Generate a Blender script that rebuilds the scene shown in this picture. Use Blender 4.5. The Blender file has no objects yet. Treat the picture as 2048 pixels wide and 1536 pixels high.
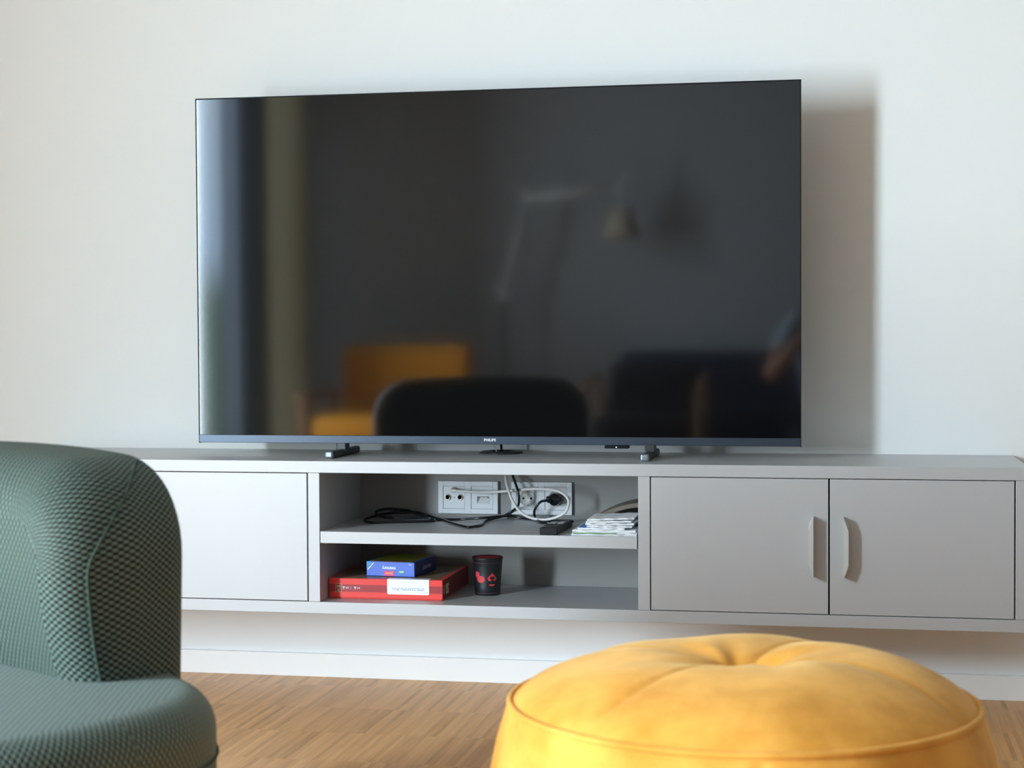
import bpy, bmesh, math, random
from math import sin, cos, pi, radians, sqrt, atan2
from mathutils import Vector, Matrix
random.seed(7)
COL = bpy.context.scene.collection
sc = bpy.context.scene

# ------------------------------------------------------------------ materials
def new_mat(name):
    m = bpy.data.materials.new(name); m.use_nodes = True
    nt = m.node_tree
    return m, nt, nt.nodes, nt.links, nt.nodes['Principled BSDF']

def setv(b, **k):
    for n, v in k.items():
        b.inputs[n.replace('_', ' ')].default_value = v

def plain(name, col, rough=.5, metal=0., noise=.04, nscale=12., bump=0., bscale=200., coat=0., coat_r=.1, coat_ior=1.5, sheen=0., spec=.5, emit=None, estr=0.):
    m, nt, N, L, b = new_mat(name)
    tc = N.new('ShaderNodeTexCoord')
    nz = N.new('ShaderNodeTexNoise'); nz.inputs['Scale'].default_value = nscale; nz.inputs['Detail'].default_value = 4
    L.new(tc.outputs['Object'], nz.inputs['Vector'])
    r = N.new('ShaderNodeMapRange'); r.inputs['To Min'].default_value = 1 - noise; r.inputs['To Max'].default_value = 1 + noise
    L.new(nz.outputs['Fac'], r.inputs['Value'])
    mx = N.new('ShaderNodeVectorMath'); mx.operation = 'SCALE'; mx.inputs[0].default_value = col[:3]
    L.new(r.outputs['Result'], mx.inputs['Scale']); L.new(mx.outputs['Vector'], b.inputs['Base Color'])
    setv(b, Roughness=rough, Metallic=metal)
    b.inputs['Specular IOR Level'].default_value = spec
    b.inputs['Coat Weight'].default_value = coat; b.inputs['Coat IOR'].default_value = coat_ior; b.inputs['Coat Roughness'].default_value = coat_r
    b.inputs['Sheen Weight'].default_value = sheen
    if emit: b.inputs['Emission Color'].default_value = (*emit, 1); b.inputs['Emission Strength'].default_value = estr
    if bump:
        n2 = N.new('ShaderNodeTexNoise'); n2.inputs['Scale'].default_value = bscale; L.new(tc.outputs['Object'], n2.inputs['Vector'])
        bp = N.new('ShaderNodeBump'); bp.inputs['Strength'].default_value = bump; bp.inputs['Distance'].default_value = .002
        L.new(n2.outputs['Fac'], bp.inputs['Height']); L.new(bp.outputs['Normal'], b.inputs['Normal'])
    return m

M = {}
M['wall'] = plain('wall_paint', (.80, .815, .80), .9, noise=.012, nscale=3, bump=.12, bscale=260, spec=.2)
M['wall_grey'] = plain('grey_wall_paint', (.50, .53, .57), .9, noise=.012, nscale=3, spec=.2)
M['plinth'] = plain('plinth_paint', (.86, .87, .88), .6, noise=.01, nscale=3, spec=.3)
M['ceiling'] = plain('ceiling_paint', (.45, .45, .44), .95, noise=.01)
M['skirting'] = plain('skirting_lacquer', (.92, .93, .94), .35, noise=.01)
M['lacquer'] = plain('greige_lacquer', (.415, .428, .445), .55, noise=.012, nscale=5, bump=.02, bscale=600, coat=1, coat_r=.47, coat_ior=2.2, spec=.6)
M['inner'] = plain('greige_inner_shaded', (.275, .27, .26), .6, noise=.012, nscale=5, spec=.3)  # greige darkened to paint the shade inside the open middle
M['handle'] = plain('handle_lacquer', (.56, .56, .54), .4, noise=.01)
M['gap'] = plain('shade_and_staple_black', (.012, .012, .016), .9)  # near-black standing in for the unlit interior; also colours the staple
M['tv_black'] = plain('tv_black_plastic', (.006, .007, .009), .5, spec=.12)
M['tv_strip'] = plain('tv_slate_strip', (.045, .062, .088), .32, metal=.55, noise=.02)
M['foot_metal'] = plain('dark_foot_metal', (.035, .037, .042), .4, metal=.3)
M['foot_tip'] = plain('foot_tip_metal', (.26, .29, .32), .35, metal=.7)
M['white_text'] = plain('pale_lettering', (.75, .78, .82), .5)
M['led'] = plain('led', (.8, .9, 1), .5, emit=(.8, .9, 1), estr=3)
M['outlet'] = plain('white_outlet_plastic', (.72, .745, .78), .3, noise=.01)
M['outlet_line'] = plain('outlet_joint_shade', (.18, .19, .2), .8)
M['outlet_well'] = plain('outlet_well_plastic', (.60, .60, .59), .35)
M['black_hole'] = plain('socket_hole', (.01, .01, .01), .9)
M['metal'] = plain('bright_metal', (.6, .55, .48), .3, metal=1)
M['cable_white'] = plain('white_cable', (.72, .71, .68), .35)
M['cable_black'] = plain('black_cable', (.008, .009, .012), .22)
M['remote'] = plain('remote_black', (.008, .008, .010), .45, bump=.1, spec=.25)
M['remote_key'] = plain('remote_keys', (.03, .03, .034), .5)
M['remote_grey'] = plain('remote_key_grey', (.42, .45, .48), .35)
M['paper'] = plain('white_paper', (.85, .87, .9), .7, noise=.03, nscale=60)
M['paper_blue'] = plain('blue_print', (.10, .25, .62), .6)
M['paper_navy'] = plain('navy_print', (.02, .035, .12), .5)
M['paper_green'] = plain('green_print', (.09, .25, .03), .5)
M['paper_brown'] = plain('brown_card', (.16, .13, .10), .6, noise=.25, nscale=30)
M['paper_grey'] = plain('grey_print', (.45, .52, .56), .6)
M['red'] = plain('red_card', (.80, .045, .035), .38, noise=.03)
M['red_dark'] = plain('dark_red_band', (.36, .02, .028), .4, noise=.1, nscale=80)
M['red_side_shade'] = plain('shaded_red_side', (.20, .012, .014), .45, noise=.25, nscale=40)  # red darkened to paint the unlit right side of the box
M['label'] = plain('white_label', (.88, .9, .93), .4)
M['grey_ink'] = plain('grey_ink', (.38, .45, .55), .5)
M['cream'] = plain('cream_print', (.62, .53, .34), .5)
M['box_top'] = plain('box_top_print', (.20, .14, .09), .4, noise=.6, nscale=22)
M['blue'] = plain('blue_card', (.018, .11, .62), .35, noise=.08, nscale=20)
M['blue_dark'] = plain('dark_blue_card', (.02, .03, .16), .35)
M['sky_blue'] = plain('light_blue_print', (.02, .26, .66), .4)
M['magenta'] = plain('magenta_print', (.75, .02, .22), .4)
M['yellow_ink'] = plain('yellow_print', (.85, .5, .06), .4)
M['green_ink'] = plain('green_patch', (.0, .33, .2), .4)
M['olive'] = plain('olive_print', (.17, .19, .01), .4, noise=.5, nscale=60)
M['maroon'] = plain('maroon_print', (.2, .005, .04), .4)
M['cup'] = plain('black_leather', (.012, .014, .018), .36, bump=.25, bscale=900)
M['cup_in'] = plain('red_lining', (.6, .01, .045), .6)
M['cup_red'] = plain('red_suit_print', (.62, .045, .05), .5, noise=.15, nscale=500)
M['stitch'] = plain('red_stitch', (.18, .07, .09), .6)
M['wood'] = plain('chair_wood', (.34, .19, .09), .4, noise=.25, nscale=30)
M['ochre'] = plain('ochre_wool', (.75, .30, .012), .8, noise=.1, nscale=80, bump=.3)
M['navy'] = plain('navy_wool', (.012, .02, .045), .9, noise=.1, nscale=80)
M['charcoal'] = plain('charcoal_wool', (.012, .011, .012), .9)
M['lamp_alu'] = plain('lamp_aluminium', (.95, .97, 1.0), .35)
M['shade'] = plain('lamp_shade_parchment', (.62, .55, .42), .8)
M['curt_grey'] = plain('grey_blue_curtain', (.17, .20, .25), .9, noise=.08, nscale=40)
M['curt_beige'] = plain('beige_curtain', (.50, .40, .28), .9, noise=.08, nscale=40)
M['skin'] = plain('skin', (.42, .20, .13), .5)
M['hair'] = plain('brown_hair', (.05, .025, .015), .6, noise=.3, nscale=60)
M['shirt'] = plain('pale_blue_shirt', (.34, .42, .52), .85, noise=.06)
M['trouser'] = plain('dark_trousers', (.012, .016, .03), .85)
M['camera_body'] = plain('camera_black', (.01, .01, .01), .5)
M['rubber'] = plain('black_rubber', (.01, .01, .01), .8)

def mat_screen():
    m, nt, N, L, b = new_mat('glossy_black_screen')
    tc = N.new('ShaderNodeTexCoord'); nz = N.new('ShaderNodeTexNoise'); nz.inputs['Scale'].default_value = 3
    L.new(tc.outputs['Object'], nz.inputs['Vector'])
    r = N.new('ShaderNodeMapRange'); r.inputs['To Min'].default_value = .052; r.inputs['To Max'].default_value = .058
    L.new(nz.outputs['Fac'], r.inputs['Value']); L.new(r.outputs['Result'], b.inputs['Roughness'])
    setv(b, Base_Color=(.0035, .0035, .004, 1)); b.inputs['IOR'].default_value = 1.62
    return m
M['screen'] = mat_screen()

def mat_floor():
    m, nt, N, L, b = new_mat('oak_industrial_parquet')
    tc = N.new('ShaderNodeTexCoord')
    mp = N.new('ShaderNodeMapping'); mp.inputs['Rotation'].default_value = (0, 0, radians(90))
    L.new(tc.outputs['Object'], mp.inputs['Vector'])
    def bricks(w, h, off, seed_shift):
        bt = N.new('ShaderNodeTexBrick'); bt.offset = off; bt.squash = 1
        bt.inputs['Scale'].default_value = 1; bt.inputs['Mortar Size'].default_value = .0
        bt.inputs['Brick Width'].default_value = w; bt.inputs['Row Height'].default_value = h
        bt.inputs['Color1'].default_value = (0, 0, 0, 1); bt.inputs['Color2'].default_value = (1, 1, 1, 1)
        bt.inputs['Bias'].default_value = 0
        if seed_shift:
            mp2 = N.new('ShaderNodeMapping'); mp2.inputs['Location'].default_value = (seed_shift, seed_shift * .37, 0)
            L.new(mp.outputs['Vector'], mp2.inputs['Vector']); L.new(mp2.outputs['Vector'], bt.inputs['Vector'])
        else: L.new(mp.outputs['Vector'], bt.inputs['Vector'])
        return bt.outputs['Color']
    a = bricks(.24, .0105, 0.0, 0); c = bricks(.24, .021, 0.0, 0.0); e = bricks(.24, .0105 * 9, 0.0, 0)
    # grain stretched along the strips (world Y)
    ms = N.new('ShaderNodeMapping'); ms.inputs['Scale'].default_value = (260, 7, 1)
    L.new(tc.outputs['Object'], ms.inputs['Vector'])
    g = N.new('ShaderNodeTexNoise'); g.inputs['Scale'].default_value = 1; g.inputs['Detail'].default_value = 5; L.new(ms.outputs['Vector'], g.inputs['Vector'])
    def mul(s, k):
        n = N.new('ShaderNodeMath'); n.operation = 'MULTIPLY'; L.new(s, n.inputs[0]); n.inputs[1].default_value = k; return n.outputs[0]
    def add(x, y):
        n = N.new('ShaderNodeMath'); n.operation = 'ADD'; L.new(x, n.inputs[0]); L.new(y, n.inputs[1]); return n.outputs[0]
    s = add(add(mul(a, .30), mul(c, .12)), add(mul(e, .08), mul(g.outputs['Fac'], .50)))
    cr = N.new('ShaderNodeValToRGB')
    els = cr.color_ramp.elements
    els[0].position = .12; els[0].color = (.30, .125, .038, 1)
    els[1].position = .85; els[1].color = (.86, .50, .20, 1)
    e2 = els.new(.3); e2.color = (.53, .265, .09, 1)
    e3 = els.new(.55); e3.color = (.70, .375, .14, 1)
    L.new(s, cr.inputs['Fac']); L.new(cr.outputs['Color'], b.inputs['Base Color'])
    setv(b, Roughness=.45); b.inputs['Coat Weight'].default_value = .1; b.inputs['Coat Roughness'].default_value = .3
    bp = N.new('ShaderNodeBump'); bp.inputs['Strength'].default_value = .08; bp.inputs['Distance'].default_value = .001
    L.new(s, bp.inputs['Height']); L.new(bp.outputs['Normal'], b.inputs['Normal'])
    return m
M['floor'] = mat_floor()

def mat_knit():
    m, nt, N, L, b = new_mat('green_knit_mesh_fabric')
    uv = N.new('ShaderNodeUVMap'); sp = N.new('ShaderNodeSeparateXYZ'); L.new(uv.outputs['UV'], sp.inputs['Vector'])
    def cosn(s, per):
        k = N.new('ShaderNodeMath'); k.operation = 'MULTIPLY'; L.new(s, k.inputs[0]); k.inputs[1].default_value = 2 * pi / per
        c = N.new('ShaderNodeMath'); c.operation = 'COSINE'; L.new(k.outputs[0], c.inputs[0]); return c.outputs[0]
    p = N.new('ShaderNodeMath'); p.operation = 'MULTIPLY'; L.new(cosn(sp.outputs['X'], .0088), p.inputs[0]); L.new(cosn(sp.outputs['Y'], .0128), p.inputs[1])
    r = N.new('ShaderNodeMapRange'); r.inputs['From Min'].default_value = -.55; r.inputs['From Max'].default_value = .35; r.interpolation_type = 'SMOOTHSTEP'
    L.new(p.outputs[0], r.inputs['Value'])
    mx = N.new('ShaderNodeMix'); mx.data_type = 'RGBA'
    L.new(r.outputs['Result'], mx.inputs['Factor'])
    mx.inputs[6].default_value = (.140, .200, .170, 1); mx.inputs[7].default_value = (.004, .005, .004, 1)
    L.new(mx.outputs[2], b.inputs['Base Color'])
    setv(b, Roughness=.62); b.inputs['Specular IOR Level'].default_value = .25
    inv = N.new('ShaderNodeMath'); inv.operation = 'SUBTRACT'; inv.inputs[0].default_value = 1; L.new(r.outputs['Result'], inv.inputs[1])
    bp = N.new('ShaderNodeBump'); bp.inputs['Strength'].default_value = .6; bp.inputs['Distance'].default_value = .0012
    L.new(inv.outputs[0], bp.inputs['Height']); L.new(bp.outputs['Normal'], b.inputs['Normal'])
    return m
M['knit'] = mat_knit()
M['knit_seat_lit'] = M['knit'].copy(); M['knit_seat_lit'].name = 'green_knit_seat_lit'
_b = M['knit_seat_lit'].node_tree.nodes['Principled BSDF']; _b.inputs['Sheen Weight'].default_value = .24; _b.inputs['Sheen Roughness'].default_value = .45; _b.inputs['Sheen Tint'].default_value = (.82, .95, .9, 1)  # sheen added so the seat's copy of the knit looks more lit
M['knit_thread'] = plain('green_thread', (.05, .075, .06), .9, noise=.4, nscale=300, spec=.1)

def mat_velvet():
    m, nt, N, L, b = new_mat('mustard_velvet')
    tc = N.new('ShaderNodeTexCoord'); nz = N.new('ShaderNodeTexNoise'); nz.inputs['Scale'].default_value = 8; nz.inputs['Detail'].default_value = 5; nz.inputs['Roughness'].default_value = .6
    L.new(tc.outputs['Object'], nz.inputs['Vector'])
    cr = N.new('ShaderNodeValToRGB'); e = cr.color_ramp.elements
    e[0].position = .34; e[0].color = (.60, .25, .028, 1); e[1].position = .62; e[1].color = (.84, .40, .072, 1)
    L.new(nz.outputs['Fac'], cr.inputs['Fac']); L.new(cr.outputs['Color'], b.inputs['Base Color'])
    setv(b, Roughness=.75); b.inputs['Specular IOR Level'].default_value = .2
    b.inputs['Sheen Weight'].default_value = .35; b.inputs['Sheen Roughness'].default_value = .45; b.inputs['Sheen Tint'].default_value = (1, .82, .45, 1)
    return m
M['velvet'] = mat_velvet()

def mat_glass():
    m, nt, N, L, b = new_mat('window_glass')
    setv(b, Base_Color=(.9, .95, 1, 1), Roughness=.02, Metallic=1)
    tr = N.new('ShaderNodeBsdfTransparent'); mx = N.new('ShaderNodeMixShader'); mx.inputs[0].default_value = .05
    L.new(tr.outputs[0], mx.inputs[1]); L.new(b.outputs[0], mx.inputs[2])
    L.new(mx.outputs[0], N['Material Output'].inputs['Surface'])
    return m
M['glass'] = mat_glass()
def mat_curtain(name, col, tcol, fac):
    m = plain(name, col, .9, noise=.08, nscale=40); N, L = m.node_tree.nodes, m.node_tree.links
    t = N.new('ShaderNodeBsdfTranslucent'); t.inputs['Color'].default_value = (*tcol, 1)
    mx = N.new('ShaderNodeMixShader'); mx.inputs[0].default_value = fac
    L.new(N['Principled BSDF'].outputs[0], mx.inputs[1]); L.new(t.outputs[0], mx.inputs[2]); L.new(mx.outputs[0], N['Material Output'].inputs['Surface'])
    return m
M['curt_grey'] = mat_curtain('grey_blue_curtain_cloth', (.16, .19, .24), (.07, .10, .14), .5)
M['curt_beige'] = mat_curtain('beige_curtain_cloth', (.5, .4, .28), (.90, .68, .42), .7)

# ------------------------------------------------------------------ geometry
class Geo:
    def __init__(s): s.v = []; s.f = []; s.uv = []; s.mi = []; s.cur = 0; s.mats = None; s.smooth = []; s.sm = False
    def face(s, idx, uv=None):
        s.f.append(list(idx)); s.uv.append(uv); s.mi.append(s.cur); s.smooth.append(s.sm)
    def add(s, verts, faces):
        o = len(s.v); s.v += [tuple(p) for p in verts]
        for f in faces: s.face([o + i for i in f])
        return o
    def from_bm(s, bm):
        bm.verts.ensure_lookup_table(); bm.verts.index_update()
        s.add([v.co[:] for v in bm.verts], [[v.index for v in f.verts] for f in bm.faces]); bm.free(); return s
    def box(s, x0, x1, y0, y1, z0, z1, bev=0., seg=2):
        bm = bmesh.new(); bmesh.ops.create_cube(bm, size=1)
        for v in bm.verts:
            v.co = Vector(((x0 + x1) / 2 + v.co.x * (x1 - x0), (y0 + y1) / 2 + v.co.y * (y1 - y0), (z0 + z1) / 2 + v.co.z * (z1 - z0)))
        if bev: bmesh.ops.bevel(bm, geom=bm.edges[:], offset=bev, segments=seg, profile=.5, affect='EDGES')
        return s.from_bm(bm)
    def tube(s, pts, r, n=12, sub=6, closed=False, smooth=True):
        P = [Vector(p) for p in pts]
        if sub > 1:
            Q = []
            for i in range(len(P) - 1):
                a = P[max(i - 1, 0)]; b_ = P[i]; c = P[i + 1]; d = P[min(i + 2, len(P) - 1)]
                for k in range(sub):
                    t = k / sub
                    Q.append(.5 * ((2 * b_) + (c - a) * t + (2 * a - 5 * b_ + 4 * c - d) * t * t + (3 * b_ - a - 3 * c + d) * t ** 3))
            Q.append(P[-1]); P = Q
        rr = r if callable(r) else (lambda t: r)
        o = len(s.v); up = None
        for i, p in enumerate(P):
            t = (P[min(i + 1, len(P) - 1)] - P[max(i - 1, 0)]).normalized()
            if up is None: up = t.orthogonal().normalized()
            up = (up - t * up.dot(t)); up = up.normalized() if up.length > 1e-6 else t.orthogonal().normalized()
            w = t.cross(up); q = rr(i / max(1, len(P) - 1))
            for k in range(n):
                a = 2 * pi * k / n; s.v.append(tuple(p + up * cos(a) * q + w * sin(a) * q))
        sm = s.sm; s.sm = smooth
        for i in range(len(P) - 1):
            for k in range(n):
                k2 = (k + 1) % n; s.face([o + i * n + k, o + i * n + k2, o + (i + 1) * n + k2, o + (i + 1) * n + k])
        s.sm = False
        s.face([o + k for k in range(n)][::-1]); s.face([o + (len(P) - 1) * n + k for k in range(n)])
        s.sm = sm
        return s
    def lathe(s, prof, c=(0, 0, 0), n=48, axis='z', smooth=True):
        o = len(s.v)
        for r, h in prof:
            for k in range(n):
                a = 2 * pi * k / n
                if axis == 'z': s.v.append((c[0] + r * cos(a), c[1] + r * sin(a), c[2] + h))
                else: s.v.append((c[0] + r * cos(a), c[1] + h, c[2] + r * sin(a)))
        sm = s.sm; s.sm = smooth
        for i in range(len(prof) - 1):
            for k in range(n):
                k2 = (k + 1) % n; q = [o + i * n + k, o + i * n + k2, o + (i + 1) * n + k2, o + (i + 1) * n + k]
                s.face(q if axis == 'z' else q[::-1])
        s.sm = False
        if prof[0][0] > 1e-6: s.face([o + k for k in range(n)][::-1 if axis == 'z' else 1])
        if prof[-1][0] > 1e-6: s.face([o + (len(prof) - 1) * n + k for k in range(n)][::1 if axis == 'z' else -1])
        s.sm = sm
        return s
    def prism(s, poly, y0, y1):   # poly in (x, z), extruded along y
        n = len(poly); o = len(s.v)
        s.v += [(x, y0, z) for x, z in poly] + [(x, y1, z) for x, z in poly]
        s.face([o + i for i in range(n)]); s.face([o + n + i for i in range(n)][::-1])
        for i in range(n):
            j = (i + 1) % n; s.face([o + i, o + n + i, o + n + j, o + j])
        return s
    def xform(s, mtx, start=0):
        for i in range(start, len(s.v)): s.v[i] = tuple(mtx @ Vector(s.v[i]))
        return s

def world_origin(o):
    p = Vector((0, 0, 0))
    while o: p += o.location; o = o.parent
    return p

def obj(name, geo, mat, parent=None, world=True, **props):
    vs = geo.v
    if parent is not None and world:
        w = world_origin(parent); vs = [(x - w.x, y - w.y, z - w.z) for x, y, z in vs]
    me = bpy.data.meshes.new(name); me.from_pydata(vs, [], geo.f)
    for m in (mat if isinstance(mat, (list, tuple)) else [mat]): me.materials.append(m)
    me.polygons.foreach_set('material_index', geo.mi); me.polygons.foreach_set('use_smooth', geo.smooth)
    if any(u is not None for u in geo.uv):
        l = me.uv_layers.new(name='UVMap')
        for p, u in zip(me.polygons, geo.uv):
            for k, li in enumerate(p.loop_indices): l.data[li].uv = u[k] if u else (0, 0)
    bm = bmesh.new(); bm.from_mesh(me); bmesh.ops.recalc_face_normals(bm, faces=bm.faces[:]); bm.to_mesh(me); bm.free()
    o = bpy.data.objects.new(name, me); COL.objects.link(o)
    if parent is not None: o.parent = parent
    for k, v in props.items(): o[k] = v
    return o

def tag(o, label, cat, group=None):
    o['label'] = label; o['category'] = cat
    if group: o['group'] = group
    return o

def thing(name, label, cat, loc, rotz=0., group=None):
    o = bpy.data.objects.new(name, None); COL.objects.link(o); o.location = loc; o.rotation_euler = (0, 0, rotz)
    o.empty_display_size = .05
    return tag(o, label, cat, group)

def struct(name, geo, mat, parent=None):
    o = obj(name, geo, mat, parent)
    if parent is None: o['kind'] = 'structure'
    return o

def text_geo(txt, size, thick, place, spacing=1.0, bold=0.):
    """lettering centred on the origin of the XY plane, then placed by the matrix"""
    cu = bpy.data.curves.new('lettering', 'FONT'); cu.body = txt; cu.size = size; cu.align_x = 'CENTER'; cu.align_y = 'CENTER'
    cu.extrude = thick / 2; cu.space_character = spacing; cu.offset = bold
    cu.resolution_u = 3
    t = bpy.data.objects.new('lettering_tmp', cu); COL.objects.link(t)
    dg = bpy.context.evaluated_depsgraph_get(); dg.update()
    me = bpy.data.meshes.new_from_object(t.evaluated_get(dg))
    g = Geo(); g.add([tuple(place @ v.co) for v in me.vertices], [list(p.vertices) for p in me.polygons])
    bpy.data.objects.remove(t); bpy.data.curves.remove(cu); bpy.data.meshes.remove(me)
    return g

def mtx(loc, xd, yd):
    """matrix with local x -> xd, local y -> yd"""
    x = Vector(xd).normalized(); y = Vector(yd).normalized(); z = x.cross(y)
    m = Matrix((x, y, z)).transposed().to_4x4(); m.translation = Vector(loc); return m

# ------------------------------------------------------------------ room
XL, XR, YB, ZC = -3.25, 4.6, -6.45, 2.62
struct('floor', Geo().box(XL - .1, XR + .1, YB - .1, .1, -.05, 0), M['floor'])
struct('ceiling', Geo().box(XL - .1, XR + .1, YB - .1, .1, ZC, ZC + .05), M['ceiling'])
struct('wall_front', Geo().box(XL - .1, XR + .1, 0, .1, 0, ZC), M['wall'])
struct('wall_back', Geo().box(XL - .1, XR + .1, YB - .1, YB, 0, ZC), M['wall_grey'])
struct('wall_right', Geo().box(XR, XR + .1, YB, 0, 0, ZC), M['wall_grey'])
WY0, WY1, WZ0, WZ1 = -6.15, -3.95, .06, 2.5
g = Geo(); g.box(XL - .1, XL, YB, WY0, 0, ZC); g.box(XL - .1, XL, WY1, 0, 0, ZC); g.box(XL - .1, XL, WY0, WY1, 0, WZ0); g.box(XL - .1, XL, WY0, WY1, WZ1, ZC)
struct('wall_left', g, M['wall'])
w = struct('window_1', Geo().box(XL - .07, XL - .03, WY0, WY0 + .05, WZ0, WZ1, .004).box(XL - .07, XL - .03, WY1 - .05, WY1, WZ0, WZ1, .004)
           .box(XL - .07, XL - .03, WY0 + .05, WY1 - .05, WZ0, WZ0 + .05, .004).box(XL - .07, XL - .03, WY0 + .05, WY1 - .05, WZ1 - .05, WZ1, .004), M['skirting'])
obj('pane', Geo().box(XL - .052, XL - .048, WY0 + .05, WY1 - .05, WZ0 + .05, WZ1 - .05), M['glass'], w)
CX0, CX1, CD = -2.06, .3763, .4104
struct('trim_1', Geo().box(-2.06, .40, -.128, 0, 0, .2025, .001), M['plinth'])
struct('baseboard_front', Geo().box(-2.075, .414, -.1417, -.128, 0, .0579, .0015).box(-2.075, -2.06, -.128, 0, 0, .0579, .0015).box(.40, .414, -.128, 0, 0, .0579, .0015).box(XL + .015, -2.075, -.014, 0, 0, .0579, .0015).box(.414, XR, -.014, 0, 0, .0579, .0015), M['skirting'])
struct('baseboard_left', Geo().box(XL, XL + .014, YB, WY0, 0, .058, .0015).box(XL, XL + .014, WY1, 0, 0, .058, .0015), M['skirting'])
struct('baseboard_back', Geo().box(XL + .02, XR, YB, YB + .014, 0, .058, .0015), M['skirting'])

# ------------------------------------------------------------------ wall cabinet
Zt, Zdt, Zdb, Zb = .5587, .5314, .2306, .2035
cab = thing('tv_cabinet', 'long low greige cabinet with four doors and an open middle, under the television', 'cabinet', (-.84, -.2, .2035))
YF, YBP = -CD, -.0673
obj('top_panel', Geo().box(CX0, CX1, YF, 0, Zdt, Zt, .0008), M['lacquer'], cab)
obj('bottom_panel', Geo().box(CX0, CX1, YF, -.002, Zb, Zdb, .0008), M['lacquer'], cab)
XS = dict(xdl=-1.2418, xp0=-1.2128, xp1=-.469, xp2=-.4413, xg=-.0482, xdr=.3453)
e = .0004
obj('side_panel', Geo().box(XS['xdr'] + .0012, CX1, YF, -.002, Zdb + e, Zdt - e, .0008), M['lacquer'], cab)
obj('side_panel', Geo().box(CX0, CX0 + .031, YF, -.002, Zdb + e, Zdt - e, .0008), M['lacquer'], cab)
obj('divider', Geo().box(XS['xdl'] + .0012, XS['xp0'], YF, -.002, Zdb + e, Zdt - e, .0008), M['lacquer'], cab)
obj('divider', Geo().box(XS['xp1'], XS['xp2'] - .0012, YF, -.002, Zdb + e, Zdt - e, .0008), M['lacquer'], cab)
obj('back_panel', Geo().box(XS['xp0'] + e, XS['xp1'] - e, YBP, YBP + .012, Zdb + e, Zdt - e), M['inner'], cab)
sh = obj('shelf', Geo().box(XS['xp0'] + .001, XS['xp1'] - .0025, YF + .001, YBP - .001, .3677, .3951, .0008), M['lacquer'], cab)
for x0 in (XS['xp0'] + .0005, XS['xp1'] - .0095):
    for y in (-.385, -.11):
        obj('shelf_pin', Geo().tube([(x0, y, .3645), (x0 + .009, y, .3645)], .003, 10, 1), M['metal'], cab)
# near-black sheets behind the doors, painted shade that keeps the gaps dark
obj('interior_shade_sheet', Geo().box(CX0 + .032, XS['xdl'], YF + .022, YF + .026, Zdb + .001, Zdt - .001), M['gap'], cab)
obj('interior_shade_sheet', Geo().box(XS['xp2'] - .0005, XS['xdr'], YF + .022, YF + .026, Zdb + .001, Zdt - .001), M['gap'], cab)
def handle_geo(x, sgn, z0=.3145, z1=.4485):
    # trapezoid grip: one long straight edge, the other edge chamfered towards the ends
    g = Geo(); out = .034; w = .0112 * sgn
    A = [(x, YF, z0), (x, YF, z1), (x + w, YF, z1 - .017), (x + w, YF, z0 + .017)]
    B = [(x, YF - out, z0 + .0005), (x, YF - out, z1 - .0005), (x + w * .93, YF - out, z1 - .030), (x + w * .93, YF - out, z0 + .030)]
    g.v += A + B
    g.face([0, 1, 2, 3]); g.face([4, 5, 6, 7])
    for i in range(4): g.face([i, 4 + i, 4 + (i + 1) % 4, (i + 1) % 4])
    return g
G = .0017
def door(x0, x1, hx=None, sgn=1):
    d = obj('door', Geo().box(x0 + G, x1 - G, YF, YF + .019, Zdb + G, Zdt - G, .0008), M['lacquer'], cab)
    if hx is not None: obj('handle', handle_geo(hx, sgn), M['handle'], d)
    return d
door(XS['xp2'] - .0004, XS['xg'], -.0815, -1)
door(XS['xg'], XS['xdr'], -.0165, 1)
door(-1.635, XS['xdl'], -1.602, 1)
door(CX0 + .032, -1.635, -1.668, -1)

# ------------------------------------------------------------------ television
TX0, TX1, TZ0, TH = -1.5777, -.1138, .5878, .8437
tv = thing('television', 'large black flat television standing on two feet on the greige cabinet', 'television', (-.846, -.224, Zt))
R_tv = Matrix.Rotation(radians(.245), 4, 'Z') @ Matrix.Rotation(radians(.3028), 4, 'X')
# local frame: origin at front bottom on the x=0 line of the panel
def tvg(g):
    # local (x, depth behind front +y, height above the bottom edge)
    T = Matrix.Translation((0, -.224, TZ0)) @ R_tv
    g.xform(T); return g
def tpart(name, g, mat, parent=tv, **k): return obj(name, tvg(g), mat, parent, **k)
tpart('screen', Geo().box(TX0 + .0022, TX1 - .0022, .0006, .006, .0205, TH - .003), M['screen'])
tpart('frame', Geo().box(TX0, TX0 + .0022, -.0004, .011, 0, TH).box(TX1 - .0022, TX1, -.0004, .011, 0, TH).box(TX0 + .0022, TX1 - .0022, -.0004, .011, TH - .0028, TH)
      .box(TX0 + .0022, TX1 - .0022, .006, .011, .004, TH - .0028), M['tv_black'])
st = tpart('lower_bezel', Geo().box(TX0 + .0012, TX1 - .0012, -.0022, .006, .0015, .0205, .001), M['tv_strip'])
tpart('logo', text_geo('PHILIPS', .0086, .0006, mtx((-.8455, -.0026, .0118), (1, 0, 0), (0, 0, 1)), 1.05, .0003), M['white_text'], st)
tpart('rear_housing', Geo().box(TX0 + .18, TX1 - .18, .011, .062, .06, .55, .012).box(TX0 + .02, TX1 - .02, .0105, .024, .02, TH - .02, .005), M['tv_black'])
sb = tpart('sensor_module', Geo().box(-.5705, -.5135, -.001, .02, -.0062, .0012, .0015), M['tv_black'])
tpart('indicator_light', Geo().box(-.5440, -.5413, -.0016, .001, -.0038, -.0022), M['led'], sb)
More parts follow.
